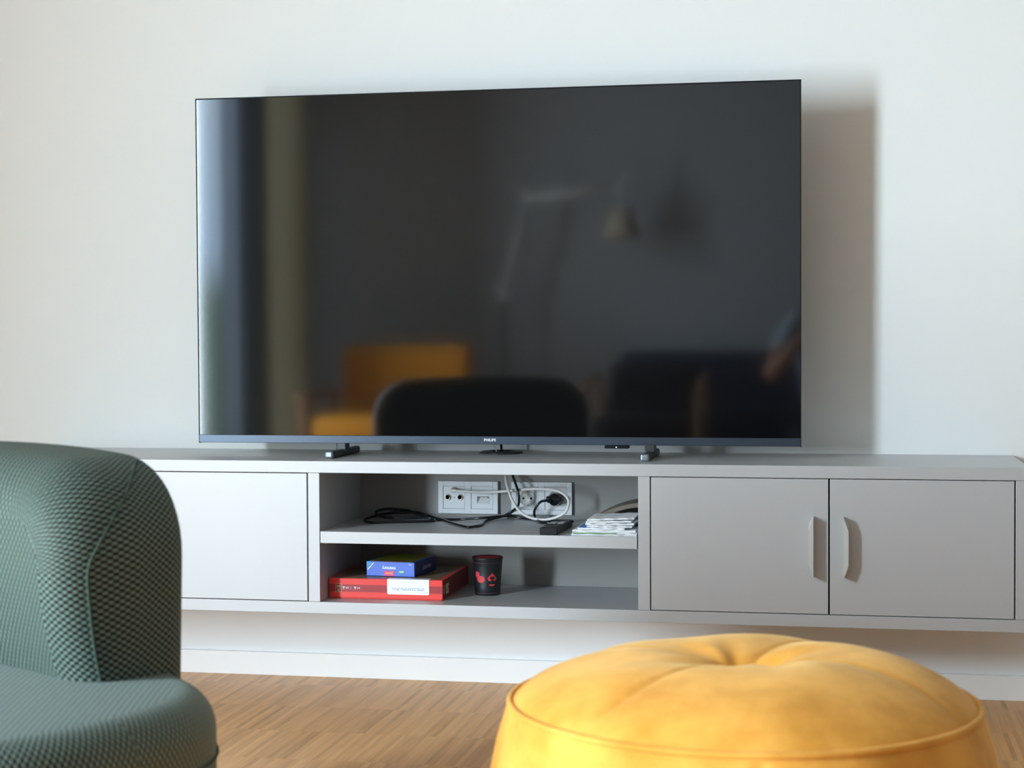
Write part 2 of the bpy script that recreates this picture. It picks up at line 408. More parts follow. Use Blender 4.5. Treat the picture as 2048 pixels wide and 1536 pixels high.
def tv_foot(x):
    f = obj('foot', Geo().box(x - .0095, x + .0095, -.325, -.095, Zt + .0003, Zt + .0165, .005, 3)
            .box(x - .0125, x + .0125, -.230, -.198, Zt + .012, Zt + .034, .003), M['foot_metal'], tv)
    obj('foot_tip', Geo().box(x - .0104, x + .0104, -.333, -.321, Zt + .0002, Zt + .0172, .0048, 3), M['foot_tip'], f)
tv_foot(-1.214); tv_foot(-.4635)

# grommet in the cabinet top and the cables running up to the TV
gm = thing('cable_grommet', 'round grey cable grommet set into the cabinet top below the television', 'grommet', (-.848, -.082, Zt))
obj('rim', Geo().lathe([(.026, .001), (.026, .005), (.046, .006), (.053, .0035), (.0545, .0004)], (-.848, -.082, Zt), 40), M['foot_metal'], gm)
obj('brush_insert', Geo().lathe([(.0, .0028), (.026, .0028), (.026, .0004)], (-.848, -.082, Zt), 24), M['rubber'], gm)

# ------------------------------------------------------------------ wall outlets inside the cabinet
YO = YBP - .0005
ZO = .4877
def outlet_frame(x, name, label, cat):
    t = thing(name, label, cat, (x + .0757, YO, ZO - .0404))
    g = Geo(); W, H = .1515, .0808; yf = YO - .0098
    xs = [(x, x + .0125), (x + .0675, x + .084), (x + .139, x + W)]
    for a, b_ in xs: g.box(a, b_, yf, YO, ZO - H, ZO, .0012)
    for a, b_ in ((x + .012, x + .068), (x + .0835, x + .1395)):
        g.box(a, b_, yf, YO, ZO - .0125, ZO, .0012); g.box(a, b_, yf, YO, ZO - H, ZO - .0685, .0012)
    obj('frame', g, M['outlet'], t)
    return t, yf
def insert(t, x, yf, name='insert'):
    c = obj(name, Geo().box(x + .0008, x + .0547, yf + .0006, YO, ZO - .0681, ZO - .0129, .0006), M['outlet'], t)
    obj('joint', Geo().box(x + .0002, x + .0553, yf + .0035, YO - .001, ZO - .0686, ZO - .0124), M['outlet_line'], c)
    return c
t1, yf = outlet_frame(-1.0097, 'antenna_outlet', 'white double wall outlet with antenna and data sockets, left of the power outlet', 'wall outlet')
x1 = -1.0097 + .0125
ins = insert(t1, x1, yf, 'antenna_insert'); cx = x1 + .0277; cz = ZO - .0404
for dx, dz in ((-.0155, .0005), (.0155, .0005), (0, .0185)):
    s_ = obj('coax_socket', Geo().lathe([(.0052, .0012), (.0052, -.0035), (.0072, -.0035), (.0078, .0006)], (cx + dx, yf, cz + dz), 24, 'y'), M['metal' if dz < .01 else 'outlet_well'], ins)
    if dz < .01: obj('socket_hole', Geo().lathe([(.0, -.0012), (.005, -.0012)], (cx + dx, yf, cz + dz), 20, 'y'), M['black_hole'], s_)
obj('screw', Geo().lathe([(.0, -.0006), (.0022, -.0004), (.0024, .001)], (cx, yf, cz), 16, 'y'), M['outlet_well'], ins)
x2 = -1.0097 + .084
ins = insert(t1, x2, yf, 'data_insert'); cx = x2 + .0277
obj('data_recess', Geo().box(cx - .0125, cx + .018, yf - .0004, yf + .001, cz - .0145, cz + .0035), M['outlet_well'], ins)
g = Geo(); y = yf - .0008
g.add([(cx - .0125, y, cz + .0035), (cx - .0125, y, cz - .0145), (cx - .0065, y, cz - .0035), (cx - .0065, y, cz + .0035)], [(0, 1, 2, 3)])
g.add([(cx - .0065, y, cz + .0035), (cx - .0065, y, cz - .001), (cx + .017, y, cz - .001), (cx + .017, y, cz + .0035)], [(0, 1, 2, 3)])
obj('port_shadow_edge', g, M['outlet_line'], ins)  # shadow inside the port, painted as flat dark pieces
obj('dust_flap', Geo().box(cx - .0035, cx + .0035, yf - .0014, yf - .0008, cz - .0008, cz + .002).box(cx + .0055, cx + .0135, yf - .0014, yf - .0008, cz - .0008, cz + .002), M['outlet_well'], ins)

t2, yf = outlet_frame(-.8243, 'power_outlet', 'white double power outlet behind the looping white cable, one socket with black plug', 'wall outlet')
for k, x in enumerate((-.8243 + .0125, -.8243 + .084)):
    ins = insert(t2, x, yf, 'socket_insert'); cx = x + .0277
    # raised ring with a recessed round well in front of the plate
    well = obj('socket_well', Geo().lathe([(0, .0), (.0185, .0), (.0188, -.0012), (.0196, -.0016), (.0202, .0004)], (cx, yf, cz), 40, 'y'), M['outlet_well'], ins)
    for dx in (-.0095, .0095):
        obj('pin_hole', Geo().lathe([(0, -.0006), (.0027, -.0006), (.0027, .0)], (cx + dx, yf, cz), 16, 'y'), M['black_hole'], well)
    obj('centre_screw', Geo().lathe([(0, -.0006), (.0018, -.0006), (.0018, .0)], (cx, yf, cz), 12, 'y'), M['outlet'], well)
    for s_ in (-1, 1):
        obj('earth_clip', Geo().box(cx - .0022, cx + .0022, yf - .0022, yf, cz + s_ * .0165 - .0022, cz + s_ * .0165 + .0022, .0005), M['metal'], well)

# ------------------------------------------------------------------ cables
BLACK = [(-0.818, -0.1, 0.53), (-0.816, -0.1, 0.506), (-0.806, -0.12, 0.49), (-0.798, -0.13, 0.472), (-0.795, -0.13, 0.454), (-0.798, -0.12, 0.435), (-0.814, -0.086, 0.421), (-0.839, -0.084, 0.405), (-0.864, -0.117, 0.3995), (-0.873, -0.165, 0.3985), (-0.865, -0.245, 0.3985), (-0.877, -0.29, 0.3985), (-0.892, -0.292, 0.3985), (-0.945, -0.211, 0.3985), (-0.981, -0.147, 0.3985), (-1.024, -0.088, 0.399), (-1.053, -0.08, 0.407), (-1.074, -0.078, 0.409), (-1.126, -0.08, 0.407), (-1.167, -0.087, 0.3995), (-1.172, -0.174, 0.3985), (-1.143, -0.23, 0.3985), (-1.089, -0.216, 0.3985), (-1.01, -0.186, 0.3985), (-0.998, -0.165, 0.399), (-1.019, -0.155, 0.4035), (-1.08, -0.171, 0.4035), (-1.129, -0.158, 0.4035), (-1.165, -0.095, 0.405), (-1.162, -0.082, 0.413), (-1.136, -0.08, 0.4165), (-1.114, -0.08, 0.4155), (-1.083, -0.083, 0.4125), (-1.047, -0.116, 0.4055), (-1.004, -0.139, 0.3985), (-0.944, -0.13, 0.3985), (-0.875, -0.138, 0.4045), (-0.829, -0.086, 0.4045), (-0.796, -0.083, 0.3995), (-0.758, -0.106, 0.3985), (-0.714, -0.135, 0.3985), (-0.676, -0.118, 0.3985), (-0.663, -0.135, 0.3985), (-0.683, -0.165, 0.3985), (-0.708, -0.18, 0.3985), (-0.735, -0.165, 0.3985), (-0.756, -0.12, 0.4045), (-0.758, -0.125, 0.419), (-0.752, -0.13, 0.432), (-0.742, -0.13, 0.4435), (-0.733, -0.125, 0.4465), (-0.722, -0.118, 0.4455)]
pc = thing('power_cable', 'black power cable coiled on the upper shelf and plugged into the power outlet', 'cable', (-.9, -.15, .3951))
obj('cord', Geo().tube(BLACK, .0031, 10, 6), M['cable_black'], pc)
PX, PZ = -.8243 + .084 + .0277, cz
obj('plug', Geo().lathe([(.0, -.030), (.012, -.0295), (.0145, -.026), (.0155, -.016), (.0135, -.006), (.0125, -.0014)], (PX, YO - .0098, PZ), 24, 'y')
    .box(PX - .020, PX + .019, YO - .042, YO - .024, PZ - .0055, PZ + .0085, .004, 3)
    .tube([(-.724, -.118, .4455), (PX - .006, YO - .036, PZ - .002)], .0052, 10, 1), M['cable_black'], pc)
WHITE = [(-0.955, -0.108, 0.466), (-0.939, -0.115, 0.466), (-0.896, -0.11, 0.464), (-0.846, -0.11, 0.466), (-0.794, -0.12, 0.472), (-0.754, -0.135, 0.476), (-0.718, -0.145, 0.476), (-0.689, -0.155, 0.471), (-0.67, -0.16, 0.457), (-0.668, -0.16, 0.44), (-0.677, -0.155, 0.422), (-0.7, -0.15, 0.409), (-0.728, -0.145, 0.4025), (-0.756, -0.14, 0.404), (-0.778, -0.14, 0.412), (-0.797, -0.14, 0.428), (-0.811, -0.14, 0.451), (-0.820, -0.135, 0.472), (-0.829, -0.12, 0.495), (-0.833, -0.1, 0.512), (-.838, -.09, .53)]
ac = thing('antenna_cable', 'white antenna cable looping in front of the wall outlets', 'cable', (-.83, -.12, .4))
obj('cord', Geo().tube(WHITE, .0034, 12, 6), M['cable_white'], ac)
obj('connector', Geo().tube([(-.9695, YO - .011, .4665), (-.9695, YO - .028, .4665), (-.966, YO - .038, .4665), (-.9545, -.1085, .4662)], lambda t: .0066 - .0028 * t, 14, 5), M['cable_white'], ac)
tvc = thing('television_cable', 'short black cable rising from the grommet into the television', 'cable', (-.846, -.09, Zt))
obj('cord', Geo().tube([(-.846, -.085, Zt + .003), (-.8465, -.09, Zt + .02), (-.846, -.105, Zt + .06), (-.846, -.13, .68), (-.846, -.157, .72)], .0031, 10, 5), M['cable_black'], tvc)
tva = thing('thin_television_cable', 'thin grey cable left of the black one between grommet and television', 'cable', (-.865, -.09, Zt))
obj('cord', Geo().tube([(-.858, -.09, Zt + .003), (-.862, -.09, Zt + .015), (-.872, -.11, Zt + .045), (-.885, -.13, .66), (-.89, -.157, .72)], .0013, 8, 5), M['cable_white'], tva)

# ------------------------------------------------------------------ remote
rm = thing('remote_control', 'black remote control lying on the upper shelf beside the papers', 'remote control', (-.6745, -.402, .3951), radians(-1.5))
Wd, Ln, Hh = .041, .185, .0165
obj('body', Geo().box(-Wd / 2, Wd / 2, 0, Ln, .0002, Hh, .0018), M['remote'], rm, False)
for i in range(8):
    for j in range(3):
        if 6 <= i: continue
        obj('button', Geo().box(-.0155 + j * .0115, -.0155 + j * .0115 + .008, .012 + i * .0125, .012 + i * .0125 + .008, Hh - .0003, Hh + .0011, .0005), M['remote_key'], rm, False)
obj('button', Geo().box(-.0165, -.001, .092, .128, Hh - .0003, Hh + .0012, .0008), M['remote_grey'], rm, False, label='pale grey rocker button')
obj('button', Geo().box(.0015, .0165, .092, .128, Hh - .0003, Hh + .0012, .0008), M['remote_grey'], rm, False, label='pale grey rocker button')

# ------------------------------------------------------------------ papers on the upper shelf
def leaflet(name, label, cat, x0, x1, y0, y1, z, th, mats, rot=0., tilt=0., fold=None, parts=()):
    """a folded or stapled sheet bundle; fold: 'l' or 'r' rounds the folded edge"""
    t = thing(name, label, cat, ((x0 + x1) / 2, y0, z), rot)
    hw = (x1 - x0) / 2; d = y1 - y0
    pts = []
    seg = 8; n = 24
    # outline in (x,z): U-shaped fold, two leaves with a thin gap
    tt = th * .46
    def zx(x): return tilt * (x + hw)
    g = Geo()
    for lo, hi in ((0.0002, tt), (th - tt, th)):
        poly = []
        for i in range(n + 1):
            x = -hw + 2 * hw * i / n; poly.append((x, lo + zx(x) + (.0006 * sin(i * .9 + z * 900) if lo > .0003 else 0)))
        for i in range(n, -1, -1):
            x = -hw + 2 * hw * i / n; poly.append((x, hi + zx(x) + .0005 * sin(i * .8 + z * 500)))
        g.prism(poly, 0, d)
    if fold:
        s_ = -1 if fold == 'l' else 1; xe = s_ * hw
        poly = []
        for i in range(9):
            a = -pi / 2 + pi * i / 8; poly.append((xe + s_ * cos(a) * th * .5, th / 2 + sin(a) * th / 2 + zx(xe)))
        g.prism(poly, 0, d)
    obj('sheets', g, mats[0], t, False)
    for (nm, a, b_, z0, z1, m) in parts:
        obj(nm, Geo().box(-hw + a, -hw + b_, -.0006, d * .98, z0 + (zx(-hw + (a + b_) / 2)), z1 + zx(-hw + (a + b_) / 2)), m, t, False)
    return t
pz = .3951
leaflet('magazine', 'bottom magazine of the paper pile, pale grey cover', 'magazine', -.6215, -.4745, -.398, -.19, pz, .0032, [M['paper']], fold='l', parts=[('cover', .002, .085, .0012, .0022, M['paper_grey'])])
leaflet('magazine', 'green-edged magazine second from the bottom of the paper pile', 'magazine', -.6195, -.4735, -.396, -.19, pz + .0036, .0034, [M['paper']], fold='l', parts=[('cover', .001, .10, .0006, .0026, M['paper_green'])])
leaflet('magazine', 'thick pale magazine just above the green-edged one', 'magazine', -.6195, -.4775, -.392, -.2, pz + .0074, .0046, [M['paper']], fold='l', tilt=.0, parts=[('cover', .0, .012, .0042, .0048, M['paper_grey'])])
leaflet('booklet', 'white booklet with blue corner in the middle of the paper pile', 'booklet', -.6095, -.505, -.386, -.23, pz + .0124, .0040, [M['paper']], fold='r', parts=[('cover', .0, .030, .0041, .0046, M['paper_blue'])])
leaflet('leaflet', 'folded white leaflet lying directly on the blue-cornered booklet', 'leaflet', -.5905, -.4885, -.384, -.25, pz + .0172, .0042, [M['paper']], fold='r', parts=[('staple', -.0008, .0012, .001, .0026, M['gap'])])
leaflet('leaflet', 'folded white leaflet third from the top of the paper pile', 'leaflet', -.5935, -.4845, -.380, -.25, pz + .0219, .0038, [M['paper']], fold='r', tilt=.01)
leaflet('leaflet', 'folded white leaflet under the topmost of the paper pile', 'leaflet', -.5925, -.4905, -.378, -.25, pz + .0263, .0038, [M['paper']], fold='r', tilt=.022)
leaflet('leaflet', 'topmost folded white leaflet of the paper pile', 'leaflet', -.590, -.4845, -.376, -.25, pz + .0308, .0038, [M['paper']], fold='r', tilt=.044)
# navy booklet leaning behind the folds, grey-brown brochure arching over the back
nb = Geo(); nb.prism([(-.4885, pz + .0126), (-.4725, pz + .0126), (-.4718, pz + .0405), (-.4735, pz + .043), (-.4835, pz + .033), (-.4795, pz + .024)], -.30, -.245)
tag(obj('booklet', nb, M['paper_navy']), 'dark navy booklet standing at the right end of the paper pile', 'booklet')
g = Geo(); poly = []; n = 24
for i in range(n + 1):
    t = i / n; x = -.6265 + .1545 * t; poly.append((x, pz + .0005 + .0600 * sin(t * pi / 2) ** .8))
poly += [(-.472, pz + .055)]
for i in range(n, -1, -1):
    t = i / n; x = -.6225 + .1505 * t; poly.append((x, pz + .0002 + .0500 * sin(t * pi / 2) ** .9))
g.prism(poly, -.235, -.10)
tag(obj('brochure', g, M['paper_brown']), 'grey-brown brochure arching up behind the white leaflets', 'brochure')

# ------------------------------------------------------------------ game boxes and dice cup
ZF = Zdb
bx = thing('game_box', 'large flat red board game box with white label on the lower shelf', 'game box', (-1.0720, -.351, ZF), 0)
BW, BD, BH = .1375, .272, .0478
obj('tray', Geo().box(-BW + .002, BW - .002, .002, BD - .002, .0003, .02, .001), M['red'], bx, False)
lid = obj('lid', Geo().box(-BW, BW, 0, BD, .0028, BH, .0012), M['red'], bx, False)
obj('band', Geo().box(-BW - .0002, BW + .0002, -.0003, .0002, .0165, .0335), M['red_dark'], lid, False)
obj('side_face', Geo().box(BW, BW + .0003, .0008, BD - .001, .0035, BH - .0008), M['red_side_shade'], lid, False)  # side turned from the window, its shade painted into the red
obj('cover_print', Geo().box(-BW + .01, BW - .012, .012, BD - .01, BH - .0002, BH + .0003), M['box_top'], lid, False)
g = Geo(); pts = []
x0, x1, z0, z1, rr = .0045, .1055, .0128, .0478, .004
for cx_, cz_, a0 in ((x1 - .0, z1 - .0, 0), (x0 + .0, z1 - .0, 90)): pts.append((cx_, cz_))
for cx_, cz_, a0 in ((x0 + rr, z0 + rr, 180), (x1 - rr, z0 + rr, 270)):
    for k in range(6): a = radians(a0 + 18 * k); pts.append((cx_ + rr * cos(a), cz_ + rr * sin(a)))
g.prism(pts, -.0009, .0)
g.box(x0, x1, 0.0004, .022, BH, BH + .0006)
lb = obj('label', g, M['label'], lid, False)
UD = lambda x, y, z: mtx((x, y, z), (-1, 0, 0), (0, 0, -1))
obj('lettering', text_geo('SPIELESAMMLUNG', .0096, .0004, UD(.0555, -.0012, .0258), 1.0), M['grey_ink'], lb, False)
g = Geo()
for a in ((-.122, -.106, .0155, .0162), (-.122, -.106, .0348, .0355), (-.122, -.1213, .0155, .0355), (-.1067, -.106, .0155, .0355)): g.box(a[0], a[1], -.0009, 0, a[2], a[3])
ic = obj('icon', g, M['cream'], lid, False)
tg = text_geo('365', .0068, .0004, UD(-.114, -.0012, .0292), 1.0, .0003); tg.v += []; 
obj('lettering', tg, M['cream'], ic, False)
obj('medallion', Geo().lathe([(.0016, 0), (.0034, -.0005), (.0034, 0)], (-.114, -.001, .0205), 20, 'y'), M['cream'], ic, False)
pw = Geo()
for x in (-.101, -.073):
    pw.lathe([(0, -.0006), (.0018, -.0006), (.0018, 0)], (x, -.0006, .0238), 14, 'y'); pw.prism([(x - .0032, .0287), (x + .0032, .0287), (x + .001, .024), (x - .001, .024)], -.0012, -.0002)
pw.box(-.0842, -.0836, -.0012, 0, .0215, .0295)
obj('players_symbol', pw, M['white_text'], lid, False)
obj('lettering', text_geo('2-6', .0062, .0004, UD(-.0925, -.0012, .026), 1, .0002), M['white_text'], lid, False)
obj('lettering', text_geo('6+', .0062, .0004, UD(-.065, -.0012, .026), 1, .0002), M['white_text'], lid, False)
SD = lambda y, z: mtx((BW + .0006, y, z), (0, -1, 0), (0, 0, -1))
obj('lettering', text_geo('SPIELE', .0075, .0004, mtx((BW + .0006, .014, .025), (0, 0, -1), (0, 1, 0)), 1, .0004), M['cream'], lid, False)
obj('lettering', text_geo('S8', .033, .0004, SD(.047, .0245), .95, .0012), M['cream'], lid, False)

mb = thing('memory_game_box', 'small blue memory game box on top of the red game box', 'game box', (-1.0715, -.3075, ZF + BH + .0006), radians(-6))
W2, D2, H2 = .0605, .152, .0345
l2 = obj('box_body', Geo().box(-W2, W2, 0, D2, .0003, H2, .0008), [M['blue']], mb, False)
obj('side_face', Geo().box(W2, W2 + .0004, .001, D2 - .001, .001, H2 - .001), M['blue_dark'], l2, False)
obj('top_print', Geo().box(-W2 + .006, W2 - .008, .006, D2 - .004, H2, H2 + .0004), M['olive'], l2, False)
obj('top_stripe', Geo().box(-W2 + .03, W2 - .026, .001, .010, H2, H2 + .0006), M['maroon'], l2, False)
g = Geo(); g.prism([(-W2 + .0005, H2 - .0005), (-W2 + .0005, H2 - .018), (-W2 + .017, H2 - .0005)], -.0004, 0)
obj('corner_print', g, M['sky_blue'], l2, False)
g = Geo(); g.prism([(-W2 + .002, H2 - .019), (-W2 + .0035, H2 - .0205), (-W2 + .0195, H2 - .0035), (-W2 + .018, H2 - .002)], -.0007, 0)
obj('corner_stripe', g, M['label'], l2, False)
obj('lettering', text_geo('memory', .0105, .0004, UD(-.0035, -.0006, .0195), .95, .0003), M['label'], l2, False)
pt_ = obj('patch', Geo().box(-.0165, .0095, -.0006, 0, .0012, .0135), M['magenta'], l2, False)
obj('lettering', text_geo('Junior', .0078, .0003, UD(-.0035, -.0009, .0072), 1, .0002), M['yellow_ink'], pt_, False)
gp = obj('patch', Geo().prism([(.0285 + .0085 * cos(a / 8 * pi * 2), .011 + .0042 * sin(a / 8 * pi * 2)) for a in range(8)], -.0006, 0), M['green_ink'], l2, False)
obj('lettering', text_geo('spielen', .0042, .0003, UD(.0285, -.0009, .0118), 1, .0002), M['label'], gp, False)
obj('lettering', text_geo('1-4', .0045, .0003, UD(.0505, -.0006, .0295), 1, .0002), M['label'], l2, False)
obj('lettering', text_geo('memory', .017, .0003, mtx((W2 + .0006, .085, .014), (0, -1, 0), (0, 0, -1)), 1, .0003), M['grey_ink'], l2, False)

CC = Vector((-.853, -.2285, ZF))
cup = thing('dice_cup', 'black leather dice cup with red card suit prints on the lower shelf', 'dice cup', CC)
CH = .0905
def crad(h): return .0300 + (.0362 - .0300) * (h / CH)
obj('body', Geo().lathe([(0, .0003), (.0285, .0003), (crad(.001), .0015), (crad(.02), .02), (crad(.05), .05), (crad(CH - .006), CH - .006), (crad(CH) + .0008, CH - .004), (crad(CH) + .0008, CH), (crad(CH) - .0022, CH), (crad(CH) - .0026, CH - .004)], CC, 56), M['cup'], cup)
obj('lining', Geo().lathe([(crad(CH) - .0024, CH - .0015), (crad(.05) - .0025, .05), (crad(.006) - .0025, .006), (0, .006)], CC, 48), M['cup_in'], cup)
def on_cup(poly, a0, h0, off):
    """wrap a flat outline (in metres) round the cup wall at angle a0 and height h0"""
    g = Geo(); n = len(poly); cx_ = sum(p[0] for p in poly) / n; cz_ = sum(p[1] for p in poly) / n
    rings = [[(cx_ + (p[0] - cx_) * k, cz_ + (p[1] - cz_) * k) for p in poly] for k in (0.001, .25, .5, .75, 1)]
    for rg in rings:
        for x, z in rg:
            h = h0 + z; r = crad(h) + off; a = a0 + x / r; g.v.append((CC.x + r * cos(a), CC.y + r * sin(a), CC.z + h))
    for i in range(4):
        for k in range(n):
            g.face([i * n + k, i * n + (k + 1) % n, (i + 1) * n + (k + 1) % n, (i + 1) * n + k])
    return g
def heart(s, flip=False, n=40):
    P = []
    for i in range(n):
        t = 2 * pi * i / n; x = 16 * sin(t) ** 3; z = 13 * cos(t) - 5 * cos(2 * t) - 2 * cos(3 * t) - cos(4 * t)
        P.append((x * s / 17, (-z if flip else z) * s / 17))
    return P
aS = radians(-59)
sp = obj('spade_print', on_cup(heart(.0118, True), aS, .044, .0003), M['cup_red'], cup)
obj('heart_print', on_cup(heart(.0060), aS, .0425, .0007), M['cup'], sp)
obj('spade_foot', on_cup([(-.0085, -.0002), (-.004, .0008), (0, .0012), (.004, .0008), (.0085, -.0002), (.005, -.0026), (0, -.0034), (-.005, -.0026)], aS, .0272, .0004), M['cup_red'], cup)
aD = radians(-115)
def blob(cx_, cz_, rx, rz): return [(cx_ + rx * cos(a / 24 * 2 * pi), cz_ + rz * sin(a / 24 * 2 * pi)) for a in range(24)]
obj('dice_print', on_cup(blob(-.005, .0072, .0068, .0080), aD, .043, .0003), M['cup_red'], cup)
obj('dice_print', on_cup(blob(.004, -.0035, .0108, .0084), aD, .043, .0004), M['cup_red'], cup)
for h in (.078, .006):
    obj('stitching', Geo().lathe([(crad(h) + .0001, h), (crad(h + .0004) + .0004, h + .0003), (crad(h) + .0001, h + .0007)], CC, 56), M['stitch'], cup)

# ------------------------------------------------------------------ green armchair
CH_LOC, CH_ROT = (-1.207, -1.942, 0), radians(-21)
chair = thing('green_armchair', 'green knit mesh armchair seen in part at the left edge', 'armchair', CH_LOC, CH_ROT)
def slab(outline, T, rF, rB, cap_bulge=0., warp=None, axes='xz', nseg=8, caps=12):
    """outline: closed list of (a, b); thickness T along c, rounded rims; UVs follow the surface"""
    g = Geo(); g.sm = True; n = len(outline)
    ca = sum(p[0] for p in outline) / n; cb = sum(p[1] for p in outline) / n
    nrm = []
    for i in range(n):
        a = Vector(outline[i - 1]); b_ = Vector(outline[(i + 1) % n]); d = (b_ - a).normalized(); nrm.append(Vector((d.y, -d.x)))
    if sum((Vector(outline[i]) - Vector((ca, cb))).dot(nrm[i]) for i in range(n)) < 0: nrm = [-v for v in nrm]
    L_ = [0]
    for i in range(n): L_.append(L_[-1] + (Vector(outline[(i + 1) % n]) - Vector(outline[i])).length)
    rows = []
    for k in range(nseg + 1):
        a = pi / 2 * k / nseg; rows.append((rB * (1 - sin(a)), rB * (1 - cos(a))))
    rows = rows[::1]
    ring = []
    for k in range(nseg + 1):
        a = pi / 2 * (k / nseg); ring.append((rB * (1 - sin(a)) , rB - rB * cos(a)))   # (inset, depth)
    m = 10
    for k in range(1, m): ring.append((0, rB + (T - rB - rF) * k / m))
    for k in range(nseg + 1):
        a = pi / 2 * (k / nseg); ring.append((rF * (1 - cos(a)), T - rF + rF * sin(a)))
    V = []; S = [0]
    for i in range(1, len(ring)): S.append(S[-1] + sqrt((ring[i][0] - ring[i - 1][0]) ** 2 + (ring[i][1] - ring[i - 1][1]) ** 2))
    def put(a, b_, c):
        p = (a, c, b_) if axes == 'xz' else (a, b_, c)
        g.v.append(warp(*p) if warp else p)
    for ins, dep in ring:
        for i in range(n):
            p = Vector(outline[i]) - nrm[i] * ins; put(p.x, p.y, dep)
    R = len(ring)
    for r in range(R - 1):
        for i in range(n):
            j = (i + 1) % n
            g.face([r * n + i, r * n + j, (r + 1) * n + j, (r + 1) * n + i], [(L_[i], S[r]), (L_[i + 1], S[r]), (L_[i + 1], S[r + 1]), (L_[i], S[r + 1])])
    # caps
    for side, base, ins, dep in ((1, (R - 1) * n, rF, T), (-1, 0, rB, 0)):
        prev = base; pp = [Vector(outline[i]) - nrm[i] * ins for i in range(n)]; prevp = pp
        for k in range(1, caps + 1):
            q = 1 - k / caps; o = len(g.v); cur = []
            for i in range(n):
                p = Vector((ca, cb)) + (pp[i] - Vector((ca, cb))) * max(q, .002); cur.append(p)
                put(p.x, p.y, dep + side * (cap_bulge * (1 - q * q) if side > 0 else 0))
            for i in range(n):
                j = (i + 1) % n
                g.face([prev + i, prev + j, o + j, o + i], [tuple(prevp[i]), tuple(prevp[j]), tuple(cur[j]), tuple(cur[i])])
            prev = o; prevp = cur
    return g
def rounded_outline(hw, z0, z1, r_top, crown=0., n=10):
    P = [(hw, z0)]
    for k in range(1, 12): P.append((hw, z0 + (z1 - r_top - z0) * k / 12))
    for k in range(n + 1):
        a = pi / 2 * k / n; P.append((hw - r_top + r_top * cos(a), z1 - r_top + r_top * sin(a)))
    for k in range(1, 20):
        x = hw - r_top - 2 * (hw - r_top) * k / 20; P.append((x, z1 + crown * (1 - (x / (hw - r_top)) ** 2)))
    for k in range(n + 1):
        a = pi / 2 + pi / 2 * k / n; P.append((-hw + r_top + r_top * cos(a), z1 - r_top + r_top * sin(a)))
    for k in range(1, 12): P.append((-hw, z1 - r_top - (z1 - r_top - z0) * k / 12))
    P.append((-hw, z0))
    for k in range(1, 20): P.append((-hw + 2 * hw * k / 20, z0))
    return P
# local frame: +x to the sitter's left (viewer's right), -y is forward (towards the seat)
HW, TB = .370, .19
def warp_back(x, y, z):
    # thickness runs from the outer back (y=0) forward (-y); ends curl forward, upright leans back a little
    k = .055 * (abs(x) / HW) ** 2.2
    lean = .03 * (z - .35)
    if y > TB * .55: lean -= .045 * max(0, 1 - ((z - .60) / .20) ** 2) * (y / TB - .55) / .45
    return (x, -y - k + .05 + lean, z)
back = obj('backrest', slab(rounded_outline(HW, .10, .687, .135, .008), TB, .07, .05, .0, warp_back), M['knit'], chair, False)
def on_rim(a, dep, z=None):
    d = max(0, dep - (TB - .07)); ins = .07 - sqrt(.07 ** 2 - d * d) - .0004
    if z is not None: return (HW - ins, dep, z)
    return (HW - .135 + (.135 - ins) * cos(a), dep, .552 + (.135 - ins) * sin(a))
sm_ = [on_rim(0, TB - .030, z) for z in (.36, .40, .44, .48, .52, .545)] + [on_rim(radians(5 * k), TB - .030 - .115 * (k / 14) ** 1.4) for k in range(1, 15)]
obj('seam', Geo().tube([tuple(Vector(warp_back(x, y, z))) for x, y, z in sm_], .0018, 8, 3), M['knit_thread'], chair, False)
def super_outline(cx_, cy_, ax, ay, e=2.6, n=96):
    P = []
    for i in range(n):
        t = 2 * pi * i / n; c, s_ = cos(t), sin(t)
        P.append((cx_ + ax * abs(c) ** (2 / e) * (1 if c > 0 else -1), cy_ + ay * abs(s_) ** (2 / e) * (1 if s_ > 0 else -1)))
    return P
def warp_seat(x, y, z): return (x, y, z + .10)
seat = obj('seat', slab(super_outline(.063, -.295, .49, .32), .305, .05, .03, .010, warp_seat, 'xy'), M['knit_seat_lit'], chair, False)
so = super_outline(.063, -.295, .4915, .3215)
obj('piping', Geo().tube([(x, y, .325) for x, y in so + so[:1]], .0016, 8, 1), M['knit_thread'], chair, False)
for x in (-.3, .28):
    for y in (-.5, -.12):
        obj('leg', Geo().lathe([(.014, .0005), (.02, .11)], (x, y, 0), 16), M['charcoal'], chair, False)

